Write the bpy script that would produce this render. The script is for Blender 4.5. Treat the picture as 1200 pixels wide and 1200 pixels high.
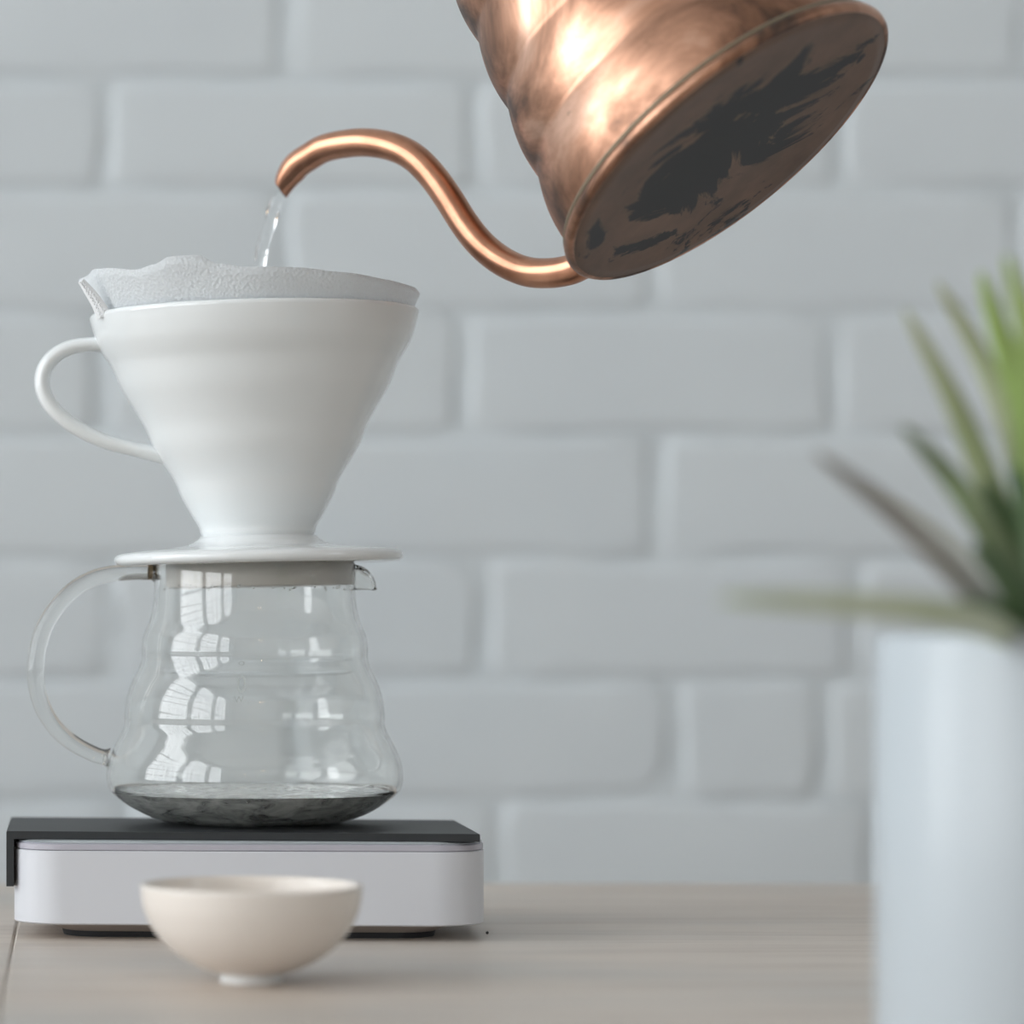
import bpy, bmesh, math, random
from mathutils import Vector, Matrix, noise
PI = math.pi
for o in list(bpy.data.objects): bpy.data.objects.remove(o)
C = bpy.context.scene.collection
sc = bpy.context.scene

# ------------------------------------------------------------------ camera, world, exposure
TABLE = 0.75
CZ = TABLE + 0.111            # lens height
F, X0, Y0 = 4000.0, 90.0, 720.0   # focal length in pixels, principal point (the photo is an off-centre crop)
cam = bpy.data.cameras.new('camera'); cam_o = bpy.data.objects.new('camera', cam); C.objects.link(cam_o)
cam_o.location = (0, 0, CZ); cam_o.rotation_euler = (PI/2, 0, 0)
cam.sensor_width = 36; cam.lens = F/1200*36
cam.shift_x = (600-X0)/1200; cam.shift_y = (Y0-600)/1200
cam.clip_start = 0.05; cam.clip_end = 50
cam.dof.use_dof = True; cam.dof.focus_distance = 1.175; cam.dof.aperture_fstop = 120/20.0
sc.camera = cam_o
w = bpy.data.worlds.new('sky'); sc.world = w; w.use_nodes = True
w.node_tree.nodes['Background'].inputs[0].default_value = (0.945, 0.98, 1.0, 1)
w.node_tree.nodes['Background'].inputs[1].default_value = 4.0
sc.view_settings.view_transform = 'Standard'; sc.view_settings.look = 'None'
sc.view_settings.gamma = 1; sc.view_settings.use_curve_mapping = False
sc.view_settings.exposure = 0.50
ROOM = dict(x0=-2.6, x1=5.2, y0=-5.0, yb=1.873, z1=3.7)
# windows: (wall x, centre y, width, sill z, top z)
WINS = [(-2.6, 0.75, 1.56, 0.75, 3.35), (-2.6, -1.05, 1.56, 0.75, 3.35), (-2.6, -2.85, 1.56, 0.75, 3.35),
        (5.2, -1.6, 1.2, 1.2, 3.2)]
for (wx, wy, ww, zs, zt) in WINS:
    l = bpy.data.lights.new('window_portal', 'AREA'); l.shape = 'RECTANGLE'; l.size = zt-zs; l.size_y = ww
    l.cycles.is_portal = True
    lo = bpy.data.objects.new('window_portal', l); C.objects.link(lo)
    s = 1 if wx < 0 else -1
    lo.location = (wx - s*0.02, wy, (zs+zt)/2); lo.rotation_euler = (0, -s*PI/2, 0)

def P(px, py, d):             # a measured pixel at depth d (m) -> world point
    return Vector(((px-X0)*d/F, d, CZ + (Y0-py)*d/F))

# ------------------------------------------------------------------ materials
def mat(name, col, rough=0.5, metal=0.0, **kw):
    m = bpy.data.materials.new(name); m.use_nodes = True
    b = m.node_tree.nodes['Principled BSDF']
    b.inputs['Base Color'].default_value = (*col, 1); b.inputs['Roughness'].default_value = rough
    b.inputs['Metallic'].default_value = metal
    for k, v in kw.items(): b.inputs[k.replace('_', ' ')].default_value = v
    return m
def nd(m, t, **kw):
    n = m.node_tree.nodes.new(t)
    for k, v in kw.items(): setattr(n, k, v)
    return n
def link(m, a, b): m.node_tree.links.new(a, b)
def coords(m, scale=(1, 1, 1)):
    tc = nd(m, 'ShaderNodeTexCoord'); mp = nd(m, 'ShaderNodeMapping'); mp.inputs['Scale'].default_value = scale
    link(m, tc.outputs['Object'], mp.inputs[0]); return mp.outputs[0]
def noise_n(m, vec, scale, detail=4, rough=0.5, dist=0.0):
    n = nd(m, 'ShaderNodeTexNoise'); n.inputs['Scale'].default_value = scale; n.inputs['Detail'].default_value = detail
    n.inputs['Roughness'].default_value = rough; n.inputs['Distortion'].default_value = dist
    link(m, vec, n.inputs['Vector']); return n.outputs['Fac']
def ramp(m, fac, stops):
    r = nd(m, 'ShaderNodeValToRGB'); e = r.color_ramp.elements
    while len(e) < len(stops): e.new(0.5)
    for q, (p, c) in zip(e, stops): q.position = p; q.color = (*c, 1) if len(c) == 3 else c
    link(m, fac, r.inputs[0]); return r.outputs[0]
def mix(m, fac, a, b, blend='MIX'):
    n = nd(m, 'ShaderNodeMix', data_type='RGBA', blend_type=blend)
    for s, v in ((n.inputs[0], fac), (n.inputs[6], a), (n.inputs[7], b)):
        if isinstance(v, (int, float)): s.default_value = v
        elif isinstance(v, tuple): s.default_value = (*v, 1)
        else: link(m, v, s)
    return n.outputs[2]
def bump(m, h, strength=0.3, dist=0.001):
    b = nd(m, 'ShaderNodeBump'); b.inputs['Strength'].default_value = strength; b.inputs['Distance'].default_value = dist
    link(m, h, b.inputs['Height']); link(m, b.outputs[0], m.node_tree.nodes['Principled BSDF'].inputs['Normal'])
def PB(m): return m.node_tree.nodes['Principled BSDF']

M = {}
m = M['brick'] = mat('painted_brick', (0.55, 0.615, 0.64), 0.45)
v = coords(m); n1 = noise_n(m, v, 9, 3)
link(m, ramp(m, n1, [(0.3, (0.67, 0.725, 0.765)), (0.7, (0.70, 0.755, 0.79))]), PB(m).inputs['Base Color'])
bump(m, noise_n(m, v, 60, 5, 0.6), 0.35, 0.002)
m = M['mortar'] = mat('painted_mortar', (0.67, 0.73, 0.77), 0.5)
bump(m, noise_n(m, coords(m), 45, 5, 0.65), 0.6, 0.004)
M['plaster'] = mat('plaster', (0.66, 0.66, 0.65), 0.8)
M['floor'] = mat('floor_boards', (0.40, 0.34, 0.29), 0.4)
M['frame'] = mat('window_frame_paint', (0.25, 0.27, 0.28), 0.5)

m = M['wood'] = mat('pale_oak', (0.5, 0.42, 0.35), 0.42)
v = coords(m, (1.2, 14, 14)); g = noise_n(m, v, 7, 6, 0.6, 0.8)
base = ramp(m, g, [(0.28, (0.50, 0.42, 0.36)), (0.5, (0.64, 0.56, 0.49)), (0.75, (0.70, 0.62, 0.55))])
v2 = coords(m, (1.0, 2.6, 1)); st = noise_n(m, v2, 3.2, 3, 0.5)
base = mix(m, ramp(m, st, [(0.45, (0, 0, 0)), (0.68, (1, 1, 1))]), base, (0.52, 0.49, 0.455))
v3 = coords(m, (6, 130, 20)); dl = noise_n(m, v3, 4, 3, 0.5)
base = mix(m, ramp(m, dl, [(0.66, (0, 0, 0)), (0.76, (0.45, 0.45, 0.45))]), base, (0.2, 0.17, 0.15))
link(m, base, PB(m).inputs['Base Color']); bump(m, g, 0.15, 0.0005)

m = M['ceramic'] = mat('white_glazed_ceramic', (0.80, 0.83, 0.84), 0.10, Coat_Weight=0.3, Coat_Roughness=0.03)
m = M['ceramic_inner'] = mat('white_ceramic_collar', (0.84, 0.815, 0.775), 0.3)
m = M['bowl'] = mat('cream_porcelain', (0.81, 0.75, 0.695), 0.25)
m = M['bowl_foot'] = mat('white_porcelain_foot', (0.82, 0.83, 0.83), 0.15)
m = M['pot'] = mat('white_glazed_pot', (0.49, 0.54, 0.58), 0.3)
m = M['plastic'] = mat('white_plastic', (0.67, 0.685, 0.73), 0.28)
m = M['plastic_base'] = mat('warm_grey_plastic', (0.50, 0.44, 0.40), 0.5)
m = M['band'] = mat('grey_translucent_band', (0.48, 0.47, 0.53), 0.15)
m = M['deck'] = mat('pale_grey_deck', (0.55, 0.60, 0.63), 0.15)
m = M['black'] = mat('black_rubber', (0.035, 0.038, 0.042), 0.45)
m = M['mat'] = mat('black_silicone', (0.021, 0.024, 0.027), 0.5)
v = coords(m); sp = noise_n(m, v, 900, 2, 0.5); reg = noise_n(m, v, 28, 2)
sp2 = ramp(m, sp, [(0.70, (0, 0, 0)), (0.74, (1, 1, 1))]); rg = ramp(m, reg, [(0.58, (0, 0, 0)), (0.62, (1, 1, 1))])
f = mix(m, 1.0, sp2, rg, 'MULTIPLY')
link(m, mix(m, f, (0.021, 0.024, 0.027), (0.22, 0.21, 0.17)), PB(m).inputs['Base Color'])

def glass(name, col, ior, rough=0.0):
    m = mat(name, col, rough); b = PB(m)
    b.inputs['Transmission Weight'].default_value = 1.0; b.inputs['IOR'].default_value = ior
    return m
M['glass'] = glass('clear_glass', (0.975, 0.98, 0.97), 1.47)
M['water'] = glass('clear_water', (0.97, 0.98, 0.985), 1.333)
M['drip_water'] = glass('settled_water', (0.86, 0.88, 0.86), 1.333, 0.02)
mw = M['drip_water']; link(mw, ramp(mw, noise_n(mw, coords(mw, (1, 1, 3)), 70, 4, 0.6, 1.2), [(0.38, (.30, .30, .30)), (0.62, (.78, .78, .78))]), PB(mw).inputs['Transmission Weight'])   # mottled cloudiness stands in for grey light refracted through clear water
M['print'] = mat('faint_grey_print', (0.45, 0.49, 0.49), 0.5)
M['residue'] = mat('amber_glass_fusion', (0.45, 0.33, 0.18), 0.3)
PB(M['residue']).inputs['Transmission Weight'].default_value = 0.6

def copper(name, dark=0.5, rough=0.22):
    m = mat(name, (0.70, 0.36, 0.22), rough, 1.0)
    v = coords(m); a = noise_n(m, v, 19, 7, 0.62, 0.9); b = noise_n(m, v, 110, 4, 0.6)
    base = ramp(m, a, [(0.39, (0.13, 0.09, 0.075)), (0.48, (0.33, 0.18, 0.12)), (0.57, (0.58, 0.32, 0.215)), (0.69, (0.82, 0.52, 0.39))])
    base = mix(m, ramp(m, b, [(0.67, (0, 0, 0)), (0.74, (0.6, 0.6, 0.6))]), base, (0.20, 0.12, 0.08))
    link(m, base, PB(m).inputs['Base Color'])
    link(m, ramp(m, a, [(0.3, (rough+.18,)*3), (0.6, (rough,)*3)]), PB(m).inputs['Roughness'])
    bump(m, noise_n(m, v, 60, 3, 0.5), 0.08, 0.0008)
    return m
M['copper'] = copper('aged_copper', 0.5, 0.34)
m = M['copper_spout'] = mat('polished_copper', (0.72, 0.37, 0.23), 0.29, 1.0)
v = coords(m, (1, 1, 1)); a = noise_n(m, v, 60, 4)
link(m, ramp(m, a, [(0.35, (0.42, 0.20, 0.125)), (0.6, (0.60, 0.31, 0.20))]), PB(m).inputs['Base Color'])
M['solder'] = mat('grey_green_solder', (0.24, 0.20, 0.14), 0.5, 0.6)
m = M['kettle_base'] = mat('burnt_copper_base', (0.13, 0.085, 0.065), 0.55, 0.25)
v = coords(m, (1, 1.0, 1)); a = noise_n(m, v, 19, 8, 0.66, 2.2)
gr = nd(m, 'ShaderNodeTexGradient', gradient_type='SPHERICAL'); mp = nd(m, 'ShaderNodeMapping'); mp.inputs['Scale'].default_value = (15.5, 19, 1)
mp.inputs['Location'].default_value = (0, -0.1, 0)
tc = nd(m, 'ShaderNodeTexCoord'); link(m, tc.outputs['Object'], mp.inputs[0]); link(m, mp.outputs[0], gr.inputs[0])
ad = nd(m, 'ShaderNodeMath', operation='MULTIPLY_ADD'); ad.inputs[1].default_value = 0.28; link(m, gr.outputs['Fac'], ad.inputs[0]); link(m, a, ad.inputs[2])
mask = ramp(m, ad.outputs[0], [(0.575, (0, 0, 0)), (0.61, (1, 1, 1))])
brown = ramp(m, noise_n(m, v, 40, 4, 0.6), [(0.3, (0.15, 0.105, 0.085)), (0.7, (0.24, 0.16, 0.125))])
link(m, mix(m, mask, brown, (0.048, 0.052, 0.056)), PB(m).inputs['Base Color'])

m = M['paper'] = bpy.data.materials.new('white_filter_paper'); m.use_nodes = True
nt = m.node_tree; nt.nodes.remove(nt.nodes['Principled BSDF'])
df = nd(m, 'ShaderNodeBsdfDiffuse'); tr = nd(m, 'ShaderNodeBsdfTranslucent'); ms = nd(m, 'ShaderNodeMixShader')
df.inputs[0].default_value = (0.86, 0.89, 0.91, 1); tr.inputs[0].default_value = (0.86, 0.89, 0.91, 1); ms.inputs[0].default_value = 0.35
bp = nd(m, 'ShaderNodeBump'); bp.inputs['Strength'].default_value = 0.5; bp.inputs['Distance'].default_value = 0.0006
vo = nd(m, 'ShaderNodeTexVoronoi'); vo.inputs['Scale'].default_value = 900; link(m, coords(m), vo.inputs['Vector'])
link(m, vo.outputs['Distance'], bp.inputs['Height']); link(m, bp.outputs[0], df.inputs['Normal']); link(m, bp.outputs[0], tr.inputs['Normal'])
link(m, df.outputs[0], ms.inputs[1]); link(m, tr.outputs[0], ms.inputs[2])
link(m, ms.outputs[0], nt.nodes['Material Output'].inputs['Surface'])

M['seam'] = mat('crimped_paper', (0.88, 0.90, 0.92), 0.9)
def leafmat(name, c1, c2):
    m = mat(name, c1, 0.45); v = coords(m); a = noise_n(m, v, 18, 3)
    link(m, ramp(m, a, [(0.35, c1), (0.65, c2)]), PB(m).inputs['Base Color'])
    PB(m).inputs['Subsurface Weight'].default_value = 0.0
    return m
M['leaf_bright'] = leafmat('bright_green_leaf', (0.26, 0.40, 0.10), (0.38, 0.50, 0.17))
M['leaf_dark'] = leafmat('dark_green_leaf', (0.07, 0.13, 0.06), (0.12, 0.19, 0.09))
M['leaf_grey'] = leafmat('grey_green_leaf', (0.30, 0.285, 0.27), (0.38, 0.37, 0.35))
M['leaf_silver'] = leafmat('silver_leaf', (0.42, 0.43, 0.40), (0.50, 0.51, 0.48))
M['leaf_olive'] = leafmat('olive_leaf', (0.30, 0.35, 0.19), (0.42, 0.44, 0.30))
M['leaf_pale'] = leafmat('pale_green_leaf', (0.52, 0.60, 0.39), (0.60, 0.66, 0.50))
M['leaf_mid'] = leafmat('mid_green_leaf', (0.15, 0.22, 0.10), (0.24, 0.30, 0.17))
M['soil'] = mat('soil', (0.06, 0.045, 0.035), 0.9)
m = M['bulb'] = mat('warm_bulb', (1, 0.8, 0.5), 0.5)
PB(m).inputs['Emission Color'].default_value = (1, 0.62, 0.30, 1); PB(m).inputs['Emission Strength'].default_value = 75

# ------------------------------------------------------------------ object helpers
def obj(name, bm, m, parent=None, smooth=True, loc=None):
    me = bpy.data.meshes.new(name)
    if isinstance(bm, bmesh.types.BMesh):
        bmesh.ops.recalc_face_normals(bm, faces=bm.faces); bm.to_mesh(me); bm.free()
    else: me.from_pydata(*bm)
    me.materials.append(m)
    if smooth == 'auto':
        me.polygons.foreach_set('use_smooth', [True]*len(me.polygons)); me.set_sharp_from_angle(angle=math.radians(30))
    elif smooth: me.polygons.foreach_set('use_smooth', [True]*len(me.polygons))
    o = bpy.data.objects.new(name, me); C.objects.link(o)
    if parent: o.parent = parent
    if loc: o.location = loc
    return o
def tag(o, label, cat, group=None):
    o['label'] = label; o['category'] = cat
    if group: o['group'] = group
    return o
def thing(name, label, cat, loc=(0, 0, 0), group=None):
    o = bpy.data.objects.new(name, None); C.objects.link(o); o.location = loc; o.empty_display_size = 0.02
    return tag(o, label, cat, group)
def struct(o): o['kind'] = 'structure'; return o
def box(bm, x0, x1, y0, y1, z0, z1, bev=0.0, seg=2):
    r = bmesh.ops.create_cube(bm, size=1); vs = r['verts']
    for q in vs: q.co = Vector(((x0+x1)/2+q.co.x*(x1-x0), (y0+y1)/2+q.co.y*(y1-y0), (z0+z1)/2+q.co.z*(z1-z0)))
    if bev:
        es = list({e for q in vs for e in q.link_edges})
        bmesh.ops.bevel(bm, geom=es, offset=bev, segments=seg, affect='EDGES', profile=0.5)
    return bm
def spline(pts, n):           # Catmull-Rom through tuples of any length
    out = []; k = len(pts)
    for i in range(k-1):
        p0 = pts[max(i-1, 0)]; p1 = pts[i]; p2 = pts[i+1]; p3 = pts[min(i+2, k-1)]
        for j in range(n):
            t = j/n
            out.append(tuple(0.5*((2*b)+(-a+c)*t+(2*a-5*b+4*c-d)*t*t+(-a+3*b-3*c+d)*t**3) for a, b, c, d in zip(p0, p1, p2, p3)))
    out.append(tuple(pts[-1])); return out
def lathe(prof, n=96, closed=False, wob=None):
    """prof: list of (r, z); r==0 makes a pole"""
    bm = bmesh.new(); rings = []
    for (r, z) in prof:
        if r < 1e-7: rings.append([bm.verts.new((0, 0, z))])
        else:
            ring = []
            for i in range(n):
                a = 2*PI*i/n; rr, zz = (r, z) if wob is None else wob(r, z, a)
                ring.append(bm.verts.new((rr*math.cos(a), rr*math.sin(a), zz)))
            rings.append(ring)
    pairs = list(zip(rings, rings[1:])) + ([(rings[-1], rings[0])] if closed else [])
    for A, B in pairs:
        for i in range(n):
            j = (i+1) % n
            if len(A) == 1 and len(B) == 1: continue
            if len(A) == 1: bm.faces.new((A[0], B[i], B[j]))
            elif len(B) == 1: bm.faces.new((A[i], A[j], B[0]))
            else: bm.faces.new((A[i], A[j], B[j], B[i]))
    return bm
def sweep(path, sec, up=Vector((0, 1, 0)), n=16, caps=True, skew=None, bm=None):
    """path: points; sec(t)->(half size across, half size along up); closed tube"""
    bm = bm or bmesh.new(); rings = []; K = len(path)
    for i, p in enumerate(path):
        t = (path[min(i+1, K-1)]-path[max(i-1, 0)]).normalized()
        side = t.cross(up).normalized(); u2 = side.cross(t).normalized()
        a, b = sec(i/(K-1)); ring = []
        for j in range(n):
            th = 2*PI*j/n; c, s = math.cos(th), math.sin(th)
            q = p + side*(a*c) + u2*(b*s)
            if skew: q = q + t*skew(i/(K-1), side*c+u2*s)
            ring.append(bm.verts.new(q))
        rings.append(ring)
    for A, B in zip(rings, rings[1:]):
        for j in range(n): bm.faces.new((A[j], A[(j+1) % n], B[(j+1) % n], B[j]))
    if caps: bm.faces.new(rings[0][::-1]); bm.faces.new(rings[-1])
    return bm
mm = 0.001

# ------------------------------------------------------------------ the room
def wall_side(name, x, m, sgn):
    """side wall in vertical strips with arched openings"""
    wins = [q for q in WINS if abs(q[0]-x) < .01]
    ys = {ROOM['y0'], ROOM['yb']+0.0}
    for (_, cy, ww, zs, zt) in wins:
        for k in range(17): ys.add(cy-ww/2+ww*k/16)
    ys = sorted(ys); bm = bmesh.new()
    def top(y, q):
        _, cy, ww, zs, zt = q; rise = ww*0.35; t = max(-1, min(1, (y-cy)/(ww/2))); return zt-rise+rise*math.sqrt(1-t*t)
    def quad(a, b, c, d):
        for xx in (0,): bm.faces.new([bm.verts.new(p) for p in (a, b, c, d)])
    for ya, yb in zip(ys, ys[1:]):
        yc = (ya+yb)/2; q = next((q for q in wins if abs(yc-q[1]) < q[2]/2), None)
        if q is None: quad((x, ya, 0), (x, yb, 0), (x, yb, ROOM['z1']), (x, ya, ROOM['z1']))
        else:
            quad((x, ya, 0), (x, yb, 0), (x, yb, q[3]), (x, ya, q[3]))
            quad((x, ya, top(ya, q)), (x, yb, top(yb, q)), (x, yb, ROOM['z1']), (x, ya, ROOM['z1']))
    bmesh.ops.remove_doubles(bm, verts=bm.verts, dist=1e-5)
    o = struct(obj(name, bm, m, smooth=False)); md = o.modifiers.new('thickness', 'SOLIDIFY'); md.thickness = 0.18; md.offset = 0
    return o
wall_side('wall_left', ROOM['x0'], M['plaster'], 1)
wall_side('wall_right', ROOM['x1'], M['plaster'], -1)
for wi, (wx, cy, ww, zs, zt) in enumerate(WINS):
    bm = bmesh.new(); s = 0.03
    for k in range(4):
        y = cy-ww/2+ww*k/3; y = max(cy-ww/2+s/2, min(cy+ww/2-s/2, y)); t = (y-cy)/(ww/2)
        zz = zt-ww*.35+ww*.35*math.sqrt(max(0, 1-t*t)); box(bm, wx-.02, wx+.02, y-s/2*(1.6 if k in (0, 3) else 1), y+s/2*(1.6 if k in (0, 3) else 1), zs, zz)
    z = zs
    while z < zt-ww*.36:
        box(bm, wx-.02, wx+.02, cy-ww/2, cy+ww/2, z-(.035 if z == zs else .011), z+(.035 if z == zs else .011)); z += 0.36
    for kk in (1, 3, 5):
        y = cy-ww/2+ww*kk/6; t = (y-cy)/(ww/2); box(bm, wx-.01, wx+.01, y-.009, y+.009, zs, zt-ww*.35+ww*.35*math.sqrt(max(0, 1-t*t)))
    struct(obj('window_%d' % (wi+1), bm, M['frame'], smooth=False))
bm = bmesh.new(); box(bm, -2.6, 5.2, ROOM['y0'], 1.873, -.1, 0); struct(obj('floor', bm, M['floor'], smooth=False))
bm = bmesh.new(); box(bm, -2.6, 5.2, ROOM['y0'], 1.873, 3.7, 3.8); struct(obj('ceiling', bm, M['plaster'], smooth=False))
bm = bmesh.new(); box(bm, -2.6, 5.2, ROOM['y0']-.1, ROOM['y0'], 0, 3.7); struct(obj('wall_front', bm, M['plaster'], smooth=False))

# brick wall: mortar plane with each painted brick standing proud of it
WD = 1.869
bm = bmesh.new()
random.seed(3)
gx0, gx1, gz0, gz1 = -0.95, 1.55, CZ-0.62, CZ+0.66
NX, NZ = 250, 128
def mort(x, z):
    return WD+0.0013 + 0.0017*noise.noise(Vector((x*28, z*28, 1))) + 0.0006*noise.noise(Vector((x*90, z*90, 4)))
gv = [[bm.verts.new((gx0+(gx1-gx0)*i/NX, mort(gx0+(gx1-gx0)*i/NX, gz0+(gz1-gz0)*j/NZ) if 0 < i < NX and 0 < j < NZ else WD+.0015, gz0+(gz1-gz0)*j/NZ)) for j in range(NZ+1)] for i in range(NX+1)]
for i in range(NX):
    for j in range(NZ): bm.faces.new((gv[i][j], gv[i+1][j], gv[i+1][j+1], gv[i][j+1]))
yb = WD+.0015
for (a, b, c, d) in ((-2.6, gx0, 0, 3.7), (gx1, 5.2, 0, 3.7), (gx0, gx1, 0, gz0), (gx0, gx1, gz1, 3.7)):
    bm.faces.new([bm.verts.new(p) for p in ((a, yb, c), (b, yb, c), (b, yb, d), (a, yb, d))])
wall = struct(obj('wall_back', bm, M['mortar']))
rows = [(-48, [335, 770]), (92, [125, 557, 987]), (222, [334, 768, 1196]), (366, [118, 544, 980]), (509, [338, 771, 1204]),
        (654, [130, 568, 1005]), (796, [358, 792, 966, 1398]), (938, [146, 582, 1023]), (1082, [360, 797, 1232])]
ys = [r[0] for r in rows] + [1224]
def wx(px): return (px-X0)*WD/F
def wz(py): return CZ+(Y0-py)*WD/F
chips = {(6, 792): ('L', 34, 42), (6, 966): ('L', 14, 48), (5, 1005): ('L', 22, 14), (3, 544): ('L', 10, 16), (5, 568): ('L', 16, 22), (0, 770): ('L', 8, 8)}
def brick(x0, x1, y0, y1, chip=None, seed=0):
    """px rectangle of the brick face; outline wobbles, edges are rounded with paint"""
    A, B, Cz, D = wx(x0), wx(x1), wz(y1), wz(y0)
    out = []
    def seg(p, q, k):
        for i in range(k): out.append((p[0]+(q[0]-p[0])*i/k, p[1]+(q[1]-p[1])*i/k))
    if chip:
        cw, ch = chip[1]*WD/F, chip[2]*WD/F
        seg((A, Cz), (B-cw, Cz), 7); seg((B-cw, Cz), (B-cw*.25, Cz+ch*.45), 2); seg((B-cw*.25, Cz+ch*.45), (B, Cz+ch), 2); seg((B, Cz+ch), (B, D), 3)
    else:
        seg((A, Cz), (B, Cz), 8); seg((B, Cz), (B, D), 4)
    seg((B, D), (A, D), 8); seg((A, D), (A, Cz), 4)
    cx, cz = (A+B)/2, (Cz+D)/2; n = len(out); V = []
    for k, (ins, dep) in enumerate(((0, .004), (.0008, .0011), (.0024, .0002), (.007, 0))):
        for i, (x, z) in enumerate(out):
            hx, hz = (B-A)/2, (D-Cz)/2
            xx = cx+(x-cx)*(1-ins/hx); zz = cz+(z-cz)*(1-ins/hz)
            j = noise.noise_vector(Vector((x*26+seed*3.1, z*26, 0)))
            kk = 1 if k < 3 else .4
            j2 = noise.noise_vector(Vector((x*75+seed, z*75, 5)))
            V.append((xx+(j.x*.0055+j2.x*.0022)*kk, WD+dep+.0006*noise.noise(Vector((x*20, z*20, 7))), zz+(j.z*.0036+j2.z*.0012)*kk))
    V.append((cx, WD+.0006*noise.noise(Vector((cx*9, cz*9, 2))), cz))
    Fc = [(k*n+i, k*n+(i+1) % n, (k+1)*n+(i+1) % n, (k+1)*n+i) for k in range(3) for i in range(n)] + [(3*n+i, 3*n+(i+1) % n, 4*n) for i in range(n)]
    o = obj('brick', (V, [], Fc), M['brick'], wall); return o
J, HJ = 7.0, 2.6       # half joint widths in pixels of the photograph
r0, r1 = -4, 12
for r in range(r0, r1):
    if 0 <= r < len(rows): y, js = rows[r]; y1 = ys[r+1]
    else:
        y = -48+r*141.5 if r < 0 else 1224+(r-9)*142; y1 = y+141.5; js = [125+(r % 2)*215, 557+(r % 2)*215]
    js = list(js); 
    while js[0] > -1500: js.insert(0, js[0]-434+random.randint(-4, 4))
    while js[-1] < 2700: js.append(js[-1]+434+random.randint(-4, 4))
    js = js[1:-1]
    for a, b in zip(js, js[1:]):
        brick(a+J, b-J, y+HJ, y1-HJ, chips.get((r, b)), r*7+a)

# ------------------------------------------------------------------ table
table = thing('wooden_table', 'pale wooden table under the scale, bowl and plant pot', 'table', (0, 0, 0))
SX = -0.0215
planks = [(-0.95, SX-.0001), (SX+.0001, 1.25)]
for yy in ((0.36, 0.9), (0.9004, 1.410)):
    for (a, b) in planks:
        bm = bmesh.new(); box(bm, a, b, yy[0], yy[1], TABLE-.028, TABLE, .0008, 1)
        obj('plank', bm, M['wood'], table, smooth=False)
for (x, y) in ((-.85, .45), (1.15, .45), (-.85, 1.30), (1.15, 1.30)):
    bm = bmesh.new(); box(bm, x-.03, x+.03, y-.03, y+.03, 0, TABLE-.028, .003); obj('leg', bm, M['wood'], table, smooth=False)
bm = bmesh.new(); box(bm, -.82, 1.12, .435, .465, TABLE-.11, TABLE-.028); box(bm, -.82, 1.12, 1.285, 1.315, TABLE-.11, TABLE-.028)
obj('apron', bm, M['wood'], table, smooth=False)
ck = bmesh.new(); bmesh.ops.create_icosphere(ck, subdivisions=1, radius=.0006)
p = P(571, 1095, 1.184)
tag(obj('coffee_crumb', ck, M['black'], loc=(p.x, 1.184, TABLE+.0006)), 'tiny dark coffee crumb on the table right of the scale', 'crumb')

# ------------------------------------------------------------------ scale
sd = 1.158; rot = math.radians(-3.2)
scale_c = Vector((P(293, 0, 1.2).x-.0003, sd+.046, TABLE))
scale = thing('kitchen_scale', 'white kitchen scale under the black mat and glass carafe', 'scale', scale_c); scale.rotation_euler = (0, 0, rot)
def rrect(hx, hy, r, n=10):
    pts = []
    for (sx, sy, a0) in ((1, -1, -PI/2), (1, 1, 0), (-1, 1, PI/2), (-1, -1, PI)):
        for k in range(n+1):
            a = a0+PI/2*k/n; pts.append((sx*(hx-r)+r*math.cos(a), sy*(hy-r)+r*math.sin(a)))
    return pts
def stack(layers, r=.018):
    bm = bmesh.new(); rings = []
    for (hx, hy, z) in layers:
        k = min(r, hx-.001, hy-.001); rings.append([bm.verts.new((x, y, z)) for x, y in rrect(hx, hy, k)])
    for A, B in zip(rings, rings[1:]):
        for i in range(len(A)): bm.faces.new((A[i], A[(i+1) % len(A)], B[(i+1) % len(A)], B[i]))
    bm.faces.new(rings[0][::-1]); bm.faces.new(rings[-1]); return bm
HX, HY = .0808, .0455
zb = .0052; zt = .0305
obj('body', stack([(HX-.012, HY-.012, zb+.001), (HX-.0006, HY-.0006, zb+.0001), (HX, HY, zb+.0006), (HX, HY, zt-.0003), (HX-.0003, HY-.0003, zt)]), M['plastic'], scale, smooth='auto')
obj('trim_band', stack([(HX-.001, HY-.001, zt-.0001), (HX-.0002, HY-.0002, zt+.0003), (HX-.0002, HY-.0002, zt+.0020), (HX-.0012, HY-.0012, zt+.0026)]), M['band'], scale, smooth='auto')
obj('weighing_deck', stack([(HX-.001, HY-.001, zt+.0024), (HX-.0006, HY-.0006, zt+.0028), (HX-.0022, HY-.0022, zt+.0033)]), M['deck'], scale, smooth='auto')
obj('base_tray', stack([(HX-.016, HY-.013, .0020), (HX-.0155, HY-.0125, .0023), (HX-.008, HY-.006, zb+.0002)], .014), M['plastic_base'], scale, smooth='auto')
for (sx, sy) in ((-1, -1), (1, -1), (-1, 1), (1, 1)): pass
obj('base_pad', stack([(HX-.0165, HY-.0135, 0), (HX-.0160, HY-.0130, .0021)], .014), M['black'], scale, smooth='auto')

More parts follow.
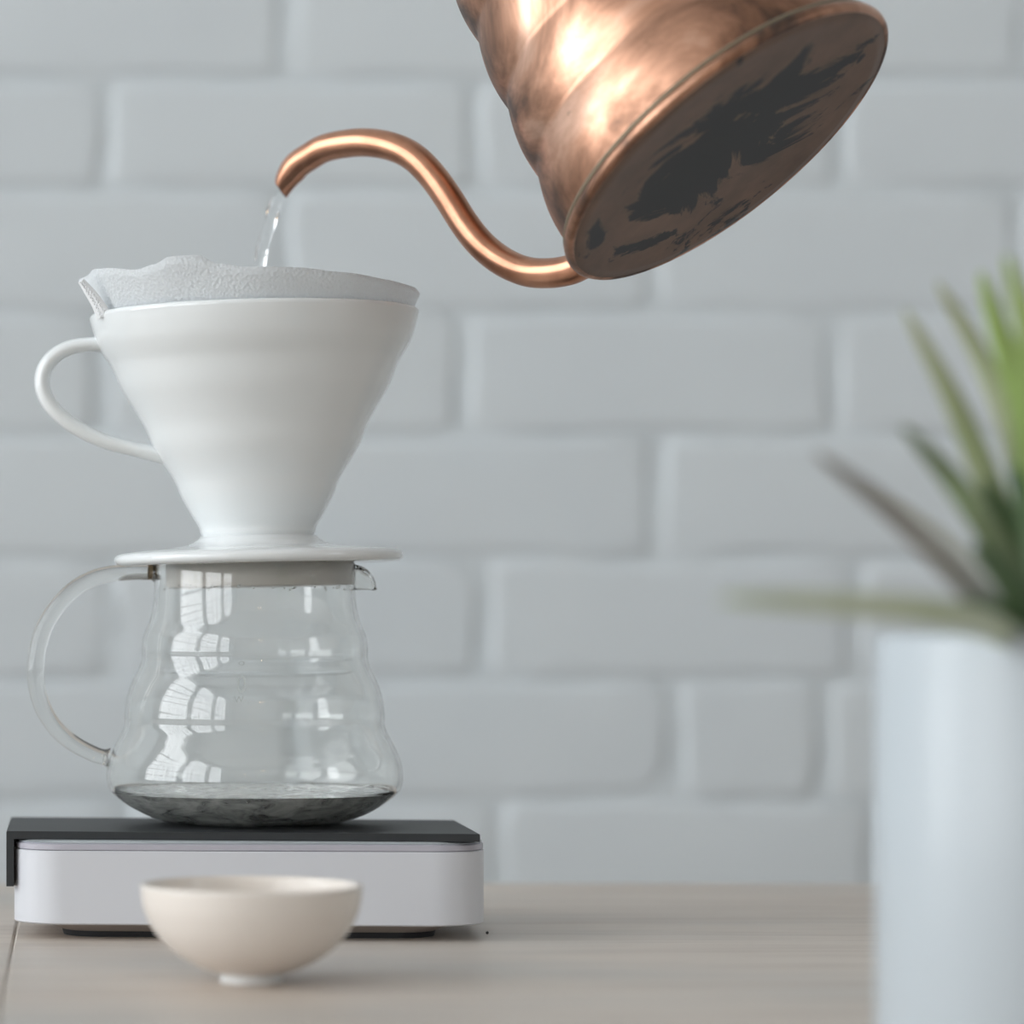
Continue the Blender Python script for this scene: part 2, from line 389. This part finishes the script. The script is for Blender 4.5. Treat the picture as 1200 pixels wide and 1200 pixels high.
MT = CZ-.0744                                  # top of the mat
MB_ = TABLE+zt+.0034
def prism(bm, pts, z0, z1, bev=.0003):
    a = [bm.verts.new((x, y, z0)) for x, y in pts]; b = [bm.verts.new((x, y, z1)) for x, y in pts]
    bm.faces.new(a[::-1]); bm.faces.new(b)
    for i in range(len(pts)): bm.faces.new((a[i], a[(i+1) % len(pts)], b[(i+1) % len(pts)], b[i]))
    return bm
bm = bmesh.new()
L, R_ = -.0242, .1366
prof = [(L, -.0190), (L, -.0003), (L+.0003, 0), (R_-.0003, 0), (R_, -.0003), (R_, MB_-MT), (L+.0026, MB_-MT), (L+.0026, -.0190)]
def ymat(x, back): t = (x-L)/(R_-L); return (1.254-.019*t) if back else (1.172-.016*t)
fr = [bm.verts.new((x, ymat(x, 0), MT+z)) for x, z in prof]; bk = [bm.verts.new((x, ymat(x, 1), MT+z)) for x, z in prof]
bm.faces.new(fr); bm.faces.new(bk[::-1])
for i in range(len(prof)): bm.faces.new((fr[i], bk[i], bk[(i+1) % 8], fr[(i+1) % 8]))
tag(obj('silicone_mat', bm, M['mat'], smooth=False), 'black silicone mat on the white scale with a flap hanging over its left side', 'mat')

# ------------------------------------------------------------------ carafe
D = 1.215; S = F/D/1000.0                       # px per mm at the carafe's axis
cx = P(298, 0, D).x
def pr(list_, base): return [(r/S*mm, (base-y)/S*mm) for r, y in list_]
outer = pr([(80, 966), (93, 964.8), (107, 962.5), (127, 956), (149.6, 944.5), (166, 931.5), (171.5, 923.5), (173.6, 912), (171.7, 895), (166.6, 881),
            (159.5, 867), (153.5, 855), (152.0, 848), (152.2, 838), (149.6, 818), (144, 801), (137, 787), (133.2, 776), (132.4, 770), (132.6, 761), (130, 745), (124, 731), (119.5, 713), (117.8, 694), (117.5, 676), (118, 662)], 966)
outer = spline(outer, 5)
th = .0017
def offset_in(pf, t):
    out = []
    for i, (r, z) in enumerate(pf):
        a = pf[max(i-1, 0)]; b = pf[min(i+1, len(pf)-1)]; dx, dz = b[0]-a[0], b[1]-a[1]; l = math.hypot(dx, dz) or 1
        out.append((r-dz/l*t, z+dx/l*t))
    return out
inner = [(r, max(z, .0026)) for r, z in offset_in(outer, th)]
prof = [(0, .0004), (outer[0][0]*.93, .0004)] + outer + [(outer[-1][0]-.0003, outer[-1][1]+.0006), (inner[-1][0]+.0003, outer[-1][1]+.0006)] + inner[::-1] + [(inner[0][0]*.95, .0026), (0, .0026)]
carafe = thing('glass_carafe', 'clear wavy glass carafe with a handle on the black mat, holding a little water', 'carafe', (cx, D, MT+.0001))
def blown(r, z, a):          # hand-blown unevenness low on the carafe
    if .0008 < z < .0115 and r > .028:
        k = min(1, (z-.0008)/.002)*min(1, (.0115-z)/.002)
        d = .00032*noise.noise(Vector((math.cos(a)*r*95, math.sin(a)*r*95, z*160)))*k; r += d*.4; z += d
    return r, z
obj('body', lathe(prof, 160, wob=blown), M['glass'], carafe)
def L_(px, py): q = P(px, py, D); return Vector((q.x-cx, 0, q.z-MT-.0001))
hp = [(182, 671), (175, 670.6), (154, 670.5), (128, 672.7), (106.6, 679), (85, 692), (65.5, 713), (51.4, 736.6), (44, 762.6), (41.7, 788.6), (45, 814.6), (54.7, 838), (70, 858), (89, 873), (111, 884), (122, 887), (128, 888)]
path = [L_(*q) for q in spline(hp, 5)]
def hs(t):
    k = .00265+.0004*math.sin(PI*t)
    e = max(0, 1-t/.05)+max(0, (t-.93)/.07); return (k+.0010*e, k+.0012*e)
obj('handle', sweep(path, hs, n=20), M['glass'], carafe)
bm = bmesh.new(); rr_ = []
lp = spline([(412, 662), (420, 662.5), (430, 667), (438, 677), (442, 691)], 5)
for i, q_ in enumerate(lp):
    t = i/(len(lp)-1); q = L_(*q_); row = []
    for j in range(17):
        v = -1.45+2.9*j/16; W = .0085-.0042*t; inn = max(0, q_[0]-414)/S*mm*(1-math.cos(v))/(1-math.cos(1.45))
        dr = Vector((-1, 0, 0)); row.append(bm.verts.new(q+Vector((0, W*math.sin(v), 0))+dr*inn))
    rr_.append(row)
for A, B in zip(rr_, rr_[1:]):
    for j in range(16): bm.faces.new((A[j], A[j+1], B[j+1], B[j]))
lo_ = obj('pouring_lip', bm, M['glass'], carafe); md = lo_.modifiers.new('thickness', 'SOLIDIFY'); md.thickness = .0015; md.offset = -1
bm = bmesh.new()
for k in range(46):
    a = -PI/2+random.uniform(-1.25, 1.25); r = .0341-.0006
    rad = random.uniform(.0002, .00055); g = bmesh.ops.create_icosphere(bm, subdivisions=1, radius=rad)
    bmesh.ops.translate(bm, vec=Vector((r*math.cos(a), r*math.sin(a), (966-690)/S*mm+random.uniform(-.0010, .0008))), verts=g['verts'])
dd = obj('condensation_drops', bm, M['water'], carafe); dd['kind'] = 'stuff'
bm = bmesh.new(); q = L_(177, 671); bmesh.ops.create_icosphere(bm, subdivisions=2, radius=.0014); bmesh.ops.scale(bm, vec=(1, 1, 1.8), verts=bm.verts); bmesh.ops.translate(bm, vec=q, verts=bm.verts)
obj('fusion_bead', bm, M['residue'], carafe)
def text(s, px, py, size, parent, d, origin, m, sx=1.0, rot=0):
    cu = bpy.data.curves.new('printed_mark', 'FONT'); cu.body = s; cu.size = size; cu.align_x = 'CENTER'; cu.align_y = 'CENTER'; cu.extrude = .00002
    cu.materials.append(m); o = bpy.data.objects.new('printed_mark', cu); C.objects.link(o); q = P(px, py, d)-origin
    o.location = q; o.rotation_euler = (PI/2, 0, rot); o.scale = (sx, 1, 1)
    bpy.context.view_layer.update(); me = bpy.data.meshes.new_from_object(o.evaluated_get(bpy.context.evaluated_depsgraph_get())); me.name = 'printed_mark'
    r = bpy.data.objects.new('printed_mark', me); r.location = o.location; r.scale = o.scale; bpy.data.objects.remove(o); r.name = 'printed_mark'; C.objects.link(r); r.parent = parent; return r
co = Vector((cx, D, MT+.0001))
for ch_, px_i, py_i, rr_i, sz, sxx, tilt in (('o', 283, 776.5, 133.8, .0030, 1.5, .15), ('0', 283, 803, 144.3, .0088, .8, .36), ('W', 280, 820, 149.2, .0032, 1.0, .14), ('.', 291, 821, 149.2, .0034, 1.0, .14)):
    rm = rr_i/S*mm; xo = (px_i-298)/S*mm; t_ = text(ch_, px_i, py_i, sz, carafe, D-math.sqrt(rm*rm-xo*xo)-.0005, co, M['print'], sxx)
    t_.rotation_euler = (PI/2-tilt, 0, math.asin(xo/rm))
# water in the carafe
wl = (966-927)/S*mm
wi_ = [(r+.0002, z-.0001) for r, z in inner if z < wl]
wprof = [(0, .0025)] + [q for q in wi_] + [(wi_[-1][0]+.0001, wl), (wi_[-1][0]-.0010, wl-.0003)] + [(.0508*(1-k/24), wl-.0004) for k in range(25)]
def ripple(r, z, a):
    if z > wl-.00045 and r < .051: z += .00045*math.sin(r*620+1.5*math.sin(3*a))*min(1, (.051-r)/.006)+.0003*noise.noise(Vector((r*math.cos(a)*160, r*math.sin(a)*160, 3)))*min(1, (.051-r)/.004)
    return r, z
tag(obj('poured_water', lathe(wprof, 96, wob=ripple), M['drip_water'], loc=(cx, D, MT+.0001)), 'shallow clear water in the bottom of the glass carafe', 'water')

# ------------------------------------------------------------------ dripper
dx = P(303, 0, D).x; dz = CZ+(Y0-660.5)/S*mm
dripper = thing('coffee_dripper', 'white ceramic cone coffee dripper with a handle, sitting on the glass carafe', 'dripper', (dx, D, dz)); dripper.rotation_euler = (0, -math.radians(1.1), 0)
po = [(67.5, 37), (68, 41)] + [(70.9, 47.1), (77.8, 58.0), (89.6, 80.8), (96.9, 98.6), (110.4, 120.4), (121.7, 139.6), (130.9, 162.0), (145.7, 187.7), (157.0, 207.0), (167.5, 232.3), (176.8, 247.1), (184.1, 260.0), (189.4, 276.9)]
po = [(r/S*mm, h/S*mm) for r, h in spline(po, 4)]
rimp = [(r/S*mm, h/S*mm) for r, h in [(192.4, 288), (192.5, 290.8), (191, 293.3), (188.5, 294), (186, 292.5), (184, 288)]]
pin = [(max(r-.0038, .0085), h) for r, h in po[::-1]]
top = [(78, 24.5), (72, 28), (68.2, 32.5)]
plate = [(112, 0), (160, 0), (165.5, 1.2), (168.6, 4), (169.3, 8), (167.5, 11.5), (162, 14), (150, 15.8), (130, 17.3), (105, 19.2), (90, 21)]
cone = po + rimp + pin + [(.0085, .004), (.0085, .0005)]
conv = lambda l: [(r/S*mm, h/S*mm) for r, h in l]
obj('cone', lathe([(.030, .0012)] + conv([(60, 24), (64, 30)]) + cone + [(.030, .0005)], 128, closed=True), M['ceramic'], dripper)
obj('base_plate', lathe([(.0086, 0)] + conv(plate + top) + [(.0155, .010), (.0086, .010)], 128, closed=True), M['ceramic'], dripper)
cr = 109/S*mm
obj('collar', lathe([(cr-.003, .0002), (cr, .0002), (cr, -.0076), (cr-.0006, -.0082), (cr-.0026, -.0082), (cr-.003, -.0078)], 96, closed=True), M['ceramic_inner'], dripper)
hpts = [(138, 404.5), (120, 403.5), (101, 404), (82, 407.5), (65.5, 416), (53.5, 430), (49.2, 447), (53.5, 465), (66, 482.5), (88, 500), (121, 516.5), (158, 527), (192, 534), (206, 538)]
hl = [P(a, b, D)-Vector((dx, D, dz)) for a, b in spline(hpts, 5)]
def dh(t):
    e = max(0, 1-t/.12)+max(0, (t-.85)/.15)
    return (.0024+.0004*math.sin(PI*t)+.0012*e, .0048+.0012*e)
ho = obj('handle', sweep(hl, dh, n=20), M['ceramic'], dripper)
ho.rotation_euler = (0, math.radians(1.1), 0)

# paper filter: cone, flares out above the rim, wavy top edge, crimped seam at the left
fz = dz + 294/S*mm
filt = thing('paper_filter', 'white paper coffee filter standing in the top of the ceramic dripper', 'filter', (P(298, 0, D).x, D, fz))
def top_h(a):                # height above the rim (mm) for angle a, measured near side (a=-90deg faces the camera)
    x = math.cos(a)*200/S*0+math.cos(a)
    near = [(-1.02, 14), (-.93, 15.5), (-.88, 15), (-.70, 13.3), (-.60, 14.4), (-.50, 16.8), (-.36, 16.9), (-.27, 14.0), (-.1, 12.6), (0, 12.6), (.2, 12.4), (.45, 11.3), (.75, 10.2), (.92, 9.4), (1.02, 8.5)]
    for (x0, h0), (x1, h1) in zip(near, near[1:]):
        if x0 <= x <= x1:
            t = (x-x0)/(x1-x0); t = t*t*(3-2*t); h = h0+(h1-h0)*t; break
    if math.sin(a) > 0: h = h*(1-math.sin(a)*.55)+6*math.sin(a)
    return h-2.3
bm = bmesh.new(); n = 160; rings = []
lev = [-60, -40, -22, -8, 0, None, None, None, None]
r_rim = 184.5/S
for k in range(9):
    ring = []
    for i in range(n):
        a = 2*PI*i/n; H = top_h(a)
        h = lev[k] if k < 5 else H*(k-4)/4
        rr = r_rim+h*.58 if h <= 0 else r_rim+h*(.40+.06*math.sin(5*a+1)) + .5*math.sin(11*a)*h/12
        # the seam side is pinched out to a flat fold
        da = abs((a-PI+PI) % (2*PI)-PI)
        if h > 0: rr += 2.2*math.exp(-(da/.16)**2)*h/12*1.0
        ring.append(bm.verts.new((rr*math.cos(a)*mm, rr*math.sin(a)*mm, h*mm)))
    rings.append(ring)
for A, B in zip(rings, rings[1:]):
    for i in range(n): bm.faces.new((A[i], A[(i+1) % n], B[(i+1) % n], B[i]))
fo = obj('paper_cone', bm, M['paper'], filt); md = fo.modifiers.new('thickness', 'SOLIDIFY'); md.thickness = .0002
# crimped seam strip
bm = bmesh.new(); fc = filt.location
ia = [P(130, 368, D-.0245)-fc, P(121, 354, D-.0255)-fc, P(110, 340, D-.0260)-fc, P(98, 327, D-.0260)-fc]
ob = [P(114, 375, D-.0215)-fc, P(108, 360, D-.0225)-fc, P(99, 344, D-.0240)-fc, P(91.5, 331, D-.0250)-fc]
pts = spline([tuple(q) for q in ia], 8); pts2 = spline([tuple(q) for q in ob], 8)
A = [bm.verts.new(q) for q in pts]; B = [bm.verts.new(q) for q in pts2]
for i in range(len(pts)-1): bm.faces.new((A[i], A[i+1], B[i+1], B[i]))
se = obj('crimped_seam', bm, M['seam'], filt); md = se.modifiers.new('thickness', 'SOLIDIFY'); md.thickness = .0005
bm = bmesh.new()
for i in range(1, len(pts)-1, 1):
    for t in (.35, .68):
        q = Vector(pts[i]).lerp(Vector(pts2[i]), t+.1*(i % 2)-.05); r = bmesh.ops.create_icosphere(bm, subdivisions=1, radius=.00035); bmesh.ops.translate(bm, vec=q+Vector((0, -.0002, 0)), verts=r['verts'])
cd = obj('crimp_dots', bm, M['seam'], filt); cd['kind'] = 'stuff'

# ------------------------------------------------------------------ kettle
KD = 1.135; KS = KD/1.185; KC = P(855.5, 175, KD)
vd = (KC-Vector((0, 0, CZ))).normalized(); rt = vd.cross(Vector((0, 0, 1))).normalized(); upv = rt.cross(vd).normalized()
sn = .342; cs = math.sqrt(1-sn*sn)
axis = (-.625*cs*rt + .78*cs*upv + sn*vd).normalized()
u = (-.78*rt - .625*upv).normalized(); u = (u-axis*u.dot(axis)).normalized()
wv_ = axis.cross(u).normalized()              # local frame: x = u (spout side), z = axis
KM = Matrix((u, wv_, axis)).transposed().to_4x4(); KM.translation = KC
kettle = thing('gooseneck_kettle', 'copper gooseneck kettle tilted in the air, pouring water into the filter', 'kettle')
kettle.matrix_world = KM
KR = 67.6*KS
def kr(h):
    h = h/KS; b = 66.2-.238*h; k = (h-6.8)/27.6; ph = k-math.floor(k)
    return (b + 1.9*math.sin(PI*ph)**.9 - .9)*KS
pf = [(60*mm, 1.2*mm), (64.5*mm, 1.4*mm)] + [(kr(h)*mm, h*mm) for h in [2+i*1.2 for i in range(94)]]
H1 = pf[-1][1]; r1_ = pf[-1][0]
pf += [(r1_+.0012, H1+.0008), (r1_+.0014, H1+.0022), (r1_, H1+.003), (r1_-.0015, H1+.002), (r1_-.0018, H1-.004)] + [((kr(h)-1.6)*mm, h*mm) for h in (90, 60, 34, 10, 4)] + [(.05, 3*mm), (0, 3*mm)]
obj('body', lathe(pf, 160), M['copper'], kettle)
obj('base_rim', lathe([(r*mm*KS, h*mm*KS) for r, h in [(64.0, .9), (65.6, .1), (66.8, .2), (67.45, 1.0), (67.7, 2.4), (67.2, 3.8), (66.3, 4.6), (65.2, 4.9), (64.4, 4.2)]], 160, closed=True), M['copper'], kettle)
obj('base_disc', lathe([(r*KS, h) for r, h in [(0, .0005), (.030, .0004), (.0585, .0003), (.0610, -.0002), (.0655, .0002), (.0655, .0011), (0, .0012)]], 128), M['kettle_base'], kettle)
obj('solder_seam', lathe([(r*mm*KS, h*mm*KS) for r, h in [(64.8, 4.2), (66.4, 4.5), (66.5, 5.3), (65.9, 6.1), (64.4, 6.2)]], 160, closed=True), M['solder'], kettle)
Ki = KM.inverted()
PHI = math.radians(22)
spn = (math.cos(PHI)*wv_ + math.sin(PHI)*u) if (wv_.dot(vd) < 0) else (math.cos(PHI)*wv_ - math.sin(PHI)*u)
def kp(px, py):                # unproject onto the kettle's spout plane (through the axis and u)
    o = Vector((0, 0, CZ)); d = (P(px, py, 1)-o); n = spn; t = (KC-o).dot(n)/d.dot(n); return Ki @ (o+d*t)
sp_px = [(688, 306), (680, 311), (667, 316.5), (645, 320), (618, 318.5), (590, 307), (565, 287.5), (545, 263), (525, 231.5), (505, 204), (483, 183), (458, 171.5), (430, 167), (405, 168.5), (380, 174), (363, 183.5), (349.5, 192.5), (341, 203), (334.5, 213), (329.5, 222)]
sp = [kp(a, b) for a, b in spline(sp_px, 5)]
def ss(t): r = .0046-.0003*t; e = max(0, (t-.88)/.12); return (r-.0021*e, r-.0006*e)
NC = (Ki.to_3x3() @ Vector((-.9, -.5, .1))).normalized()
def sk(t, rad):
    e = max(0, (t-.93)/.07); return -.0024*e*rad.dot(NC)
obj('spout', sweep(sp, ss, up=Vector((0, 1, 0)), n=28, caps=False, skew=sk), M['copper_spout'], kettle)
so = [o for o in kettle.children if o.name.startswith('spout')][0]; md = so.modifiers.new('wall', 'SOLIDIFY'); md.thickness = .0007; md.offset = 1
# lid, knob and the handle above the frame
obj('lid', lathe([(0, H1+.010), (.012, H1+.0095), (.028, H1+.006), (r1_-.003, H1+.0035), (r1_-.003, H1+.001), (0, H1+.001)], 96), M['copper'], kettle)
obj('lid_knob', lathe([(0, H1+.028), (.008, H1+.027), (.011, H1+.022), (.009, H1+.014), (.005, H1+.009), (0, H1+.009)], 48), M['black'], kettle)
hk = [Vector(q) for q in spline([(-kr(100)*mm+.004, 0, .104), (-.060, 0, .112), (-.095, 0, .108), (-.112, 0, .085), (-.110, 0, .050), (-.100, 0, .030)], 6)]
obj('handle', sweep(hk, lambda t: (.005+.003*math.sin(PI*t), .011), n=16), M['black'], kettle)

# ------------------------------------------------------------------ stream of water
tip = KM @ kp(330, 226)
TD = tip.y
ce = [(331, 221, 5), (328.5, 227, 7.5), (324, 238, 9.3), (319.5, 250, 9), (316, 262, 8), (312, 275, 7.4), (309, 288, 7.0), (306, 300, 6.6), (303.5, 316, 6.2), (300, 345, 5.6), (296, 380, 5.0), (292, 430, 4.4), (289, 480, 4)]
cp = spline(ce, 8); bm = bmesh.new(); rings = []; n = 24
for i, (a, b, r) in enumerate(cp):
    p = P(a, b, TD); R = r/F*TD; t = i/len(cp); ph = i*.16
    ring = []
    for j in range(n):
        q = 2*PI*j/n
        rr = R*(1+.10*math.cos(2*q+ph*.8)+.09*math.cos(3*q-ph*1.2))
        ring.append(bm.verts.new(p+Vector((rr*math.cos(q), rr*.75*math.sin(q), rr*.25*math.cos(q)))))
    rings.append(ring)
for A, B in zip(rings, rings[1:]):
    for j in range(n): bm.faces.new((A[j], A[(j+1) % n], B[(j+1) % n], B[j]))
bm.faces.new(rings[0][::-1]); bm.faces.new(rings[-1])
tag(obj('water_stream', bm, M['water']), 'thin clear stream of water falling from the kettle spout', 'water')

# ------------------------------------------------------------------ tea bowl
BD = 1.030; sb = F/BD/1000; bx = P(294.5, 0, BD).x; T = TABLE
bowl = thing('tea_bowl', 'small cream porcelain tea bowl on the table in front of the scale', 'bowl', (bx, BD, TABLE))
hb = (1150.5-1037)/sb
bo = [(36, 11), (50, 14), (68, 21.5), (82, 29.5), (95, 39), (107, 51), (116, 63), (122.5, 76), (127.5, 90), (130.5, 113)]
bo = [(r/sb*mm, h/sb*mm) for r, h in spline(bo, 4)]
bi = [(r-.0018 if r > .0105 else r-.001, h+.0008) for r, h in bo[::-1]]
obj('cup', lathe([(0, 9/sb*mm), (.006, 9.2/sb*mm)] + bo + [(bo[-1][0]-.0004, bo[-1][1]+.0006), (bo[-1][0]-.0014, bo[-1][1]+.0006)] + bi[1:] + [(0, bi[-1][1]-.0006)], 96), M['bowl'], bowl)
obj('foot', lathe([(.0075, 0), (.0093, 0), (.0097, .0005), (.0094, .0028), (.0100, .0040), (.0078, .0040)], 64, closed=True), M['bowl_foot'], bowl)

# ------------------------------------------------------------------ potted plant
PD = .86; pr_ = .043; px_ = P(1030, 0, PD).x+pr_; ph_ = (CZ-TABLE)-(742-Y0)/F*PD
plant = thing('potted_plant', 'spiky green plant in a white cylindrical pot at the right edge', 'plant', (px_, PD, TABLE))
obj('pot', lathe([(0, 0), (pr_-.003, 0), (pr_-.0008, .0008), (pr_, .003), (pr_, ph_-.0015), (pr_-.0008, ph_), (pr_-.003, ph_), (pr_-.0038, ph_-.001), (pr_-.0038, ph_-.012), (0, ph_-.012)], 96), M['pot'], plant)
obj('soil', lathe([(0, ph_-.0085), (.02, ph_-.009), (pr_-.0042, ph_-.0105), (pr_-.0042, ph_-.0115), (0, ph_-.0115)], 48), M['soil'], plant)
org = Vector((px_, PD, TABLE))
def leaf(pts, w, m, fold=.25, tw=0.0):
    """pts: (px, py, depth) from root to tip"""
    path = [P(a, b, d)-org for a, b, d in spline(pts, 6)]; bm = bmesh.new(); K = len(path); rows = []
    for i, p in enumerate(path):
        t = i/(K-1); tg = (path[min(i+1, K-1)]-path[max(i-1, 0)]).normalized(); s = tg.cross(Vector((math.sin(tw), 1, 0)).normalized()).normalized(); nn = s.cross(tg).normalized()
        ww = w*(min(1, .55+t*2.2))*(1-t**3.5)**.8+.0003
        rows.append([bm.verts.new(p-s*ww), bm.verts.new(p+nn*ww*fold), bm.verts.new(p+s*ww)])
    for A, B in zip(rows, rows[1:]):
        bm.faces.new((A[0], A[1], B[1], B[0])); bm.faces.new((A[1], A[2], B[2], B[1]))
    o = obj('leaf', bm, M[m], plant); md = o.modifiers.new('thickness', 'SOLIDIFY'); md.thickness = .0005; return o
R0 = (1225, 765, .862)
leaves = [
 ([(1222, 768, .850), (1165, 735, .81), (1090, 716, .78), (980, 707, .76), (845, 702, .74)], .0031, 'leaf_pale'),
 ([(1215, 768, .855), (1170, 725, .84), (1110, 660, .83), (1040, 595, .82), (955, 530, .80)], .0034, 'leaf_grey'),
 ([(1222, 768, .87), (1185, 720, .89), (1130, 655, .91), (1070, 605, .92), (1000, 560, .93)], .0030, 'leaf_silver'),
 ([(1228, 768, .85), (1195, 690, .84), (1150, 610, .83), (1105, 550, .83), (1058, 500, .82)], .0034, 'leaf_mid'),
 ([(1226, 768, .86), (1198, 670, .86), (1160, 570, .86), (1115, 465, .86), (1060, 362, .86)], .0036, 'leaf_olive'),
 ([(1232, 768, .87), (1215, 640, .87), (1190, 520, .87), (1150, 420, .88), (1098, 330, .88)], .0034, 'leaf_olive'),
 ([(1236, 768, .85), (1225, 620, .85), (1206, 490, .85), (1176, 400, .86), (1150, 318, .87)], .0044, 'leaf_bright'),
 ([(1240, 768, .85), (1236, 640, .84), (1225, 520, .83), (1208, 400, .83), (1180, 300, .83)], .0040, 'leaf_bright'),
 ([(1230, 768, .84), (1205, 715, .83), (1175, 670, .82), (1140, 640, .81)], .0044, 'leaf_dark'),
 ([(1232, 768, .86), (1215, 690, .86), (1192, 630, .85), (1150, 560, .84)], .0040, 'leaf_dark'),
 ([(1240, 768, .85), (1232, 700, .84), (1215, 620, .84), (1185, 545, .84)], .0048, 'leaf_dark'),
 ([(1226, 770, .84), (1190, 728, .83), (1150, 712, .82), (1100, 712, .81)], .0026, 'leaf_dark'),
 ([(1245, 768, .86), (1262, 640, .87), (1280, 500, .88), (1290, 380, .89)], .0040, 'leaf_bright'),
 ([(1250, 768, .87), (1300, 650, .88), (1370, 550, .90), (1450, 480, .92)], .0038, 'leaf_olive'),
 ([(1252, 768, .85), (1320, 700, .84), (1410, 650, .83), (1500, 640, .82)], .0036, 'leaf_dark'),
 ([(1248, 768, .88), (1290, 620, .92), (1340, 500, .95), (1380, 420, .98)], .0036, 'leaf_bright'),
 ([(1240, 768, .87), (1238, 640, .90), (1242, 520, .93), (1250, 400, .95)], .0040, 'leaf_dark'),
]
for (pts, w_, m_) in leaves: leaf(pts, w_, m_, tw=random.uniform(-.3, .3))

# ------------------------------------------------------------------ two pendant lamps far behind the camera (reflected in the glass)
for k, x in enumerate((0.22, 0.40)):
    t = thing('pendant_lamp', ['left', 'right'][k]+' one of two small bulbs hanging behind the viewer', 'lamp', (x, -3.0, 2.35))
    bm = bmesh.new(); bmesh.ops.create_uvsphere(bm, u_segments=16, v_segments=10, radius=.038); obj('bulb', bm, M['bulb'], t)
    obj('socket', lathe([(0, .075), (.016, .075), (.018, .03), (0, .028)], 24), M['black'], t)
    obj('cord', lathe([(0, 1.35), (.003, 1.35), (.003, .07), (0, .07)], 8), M['black'], t)
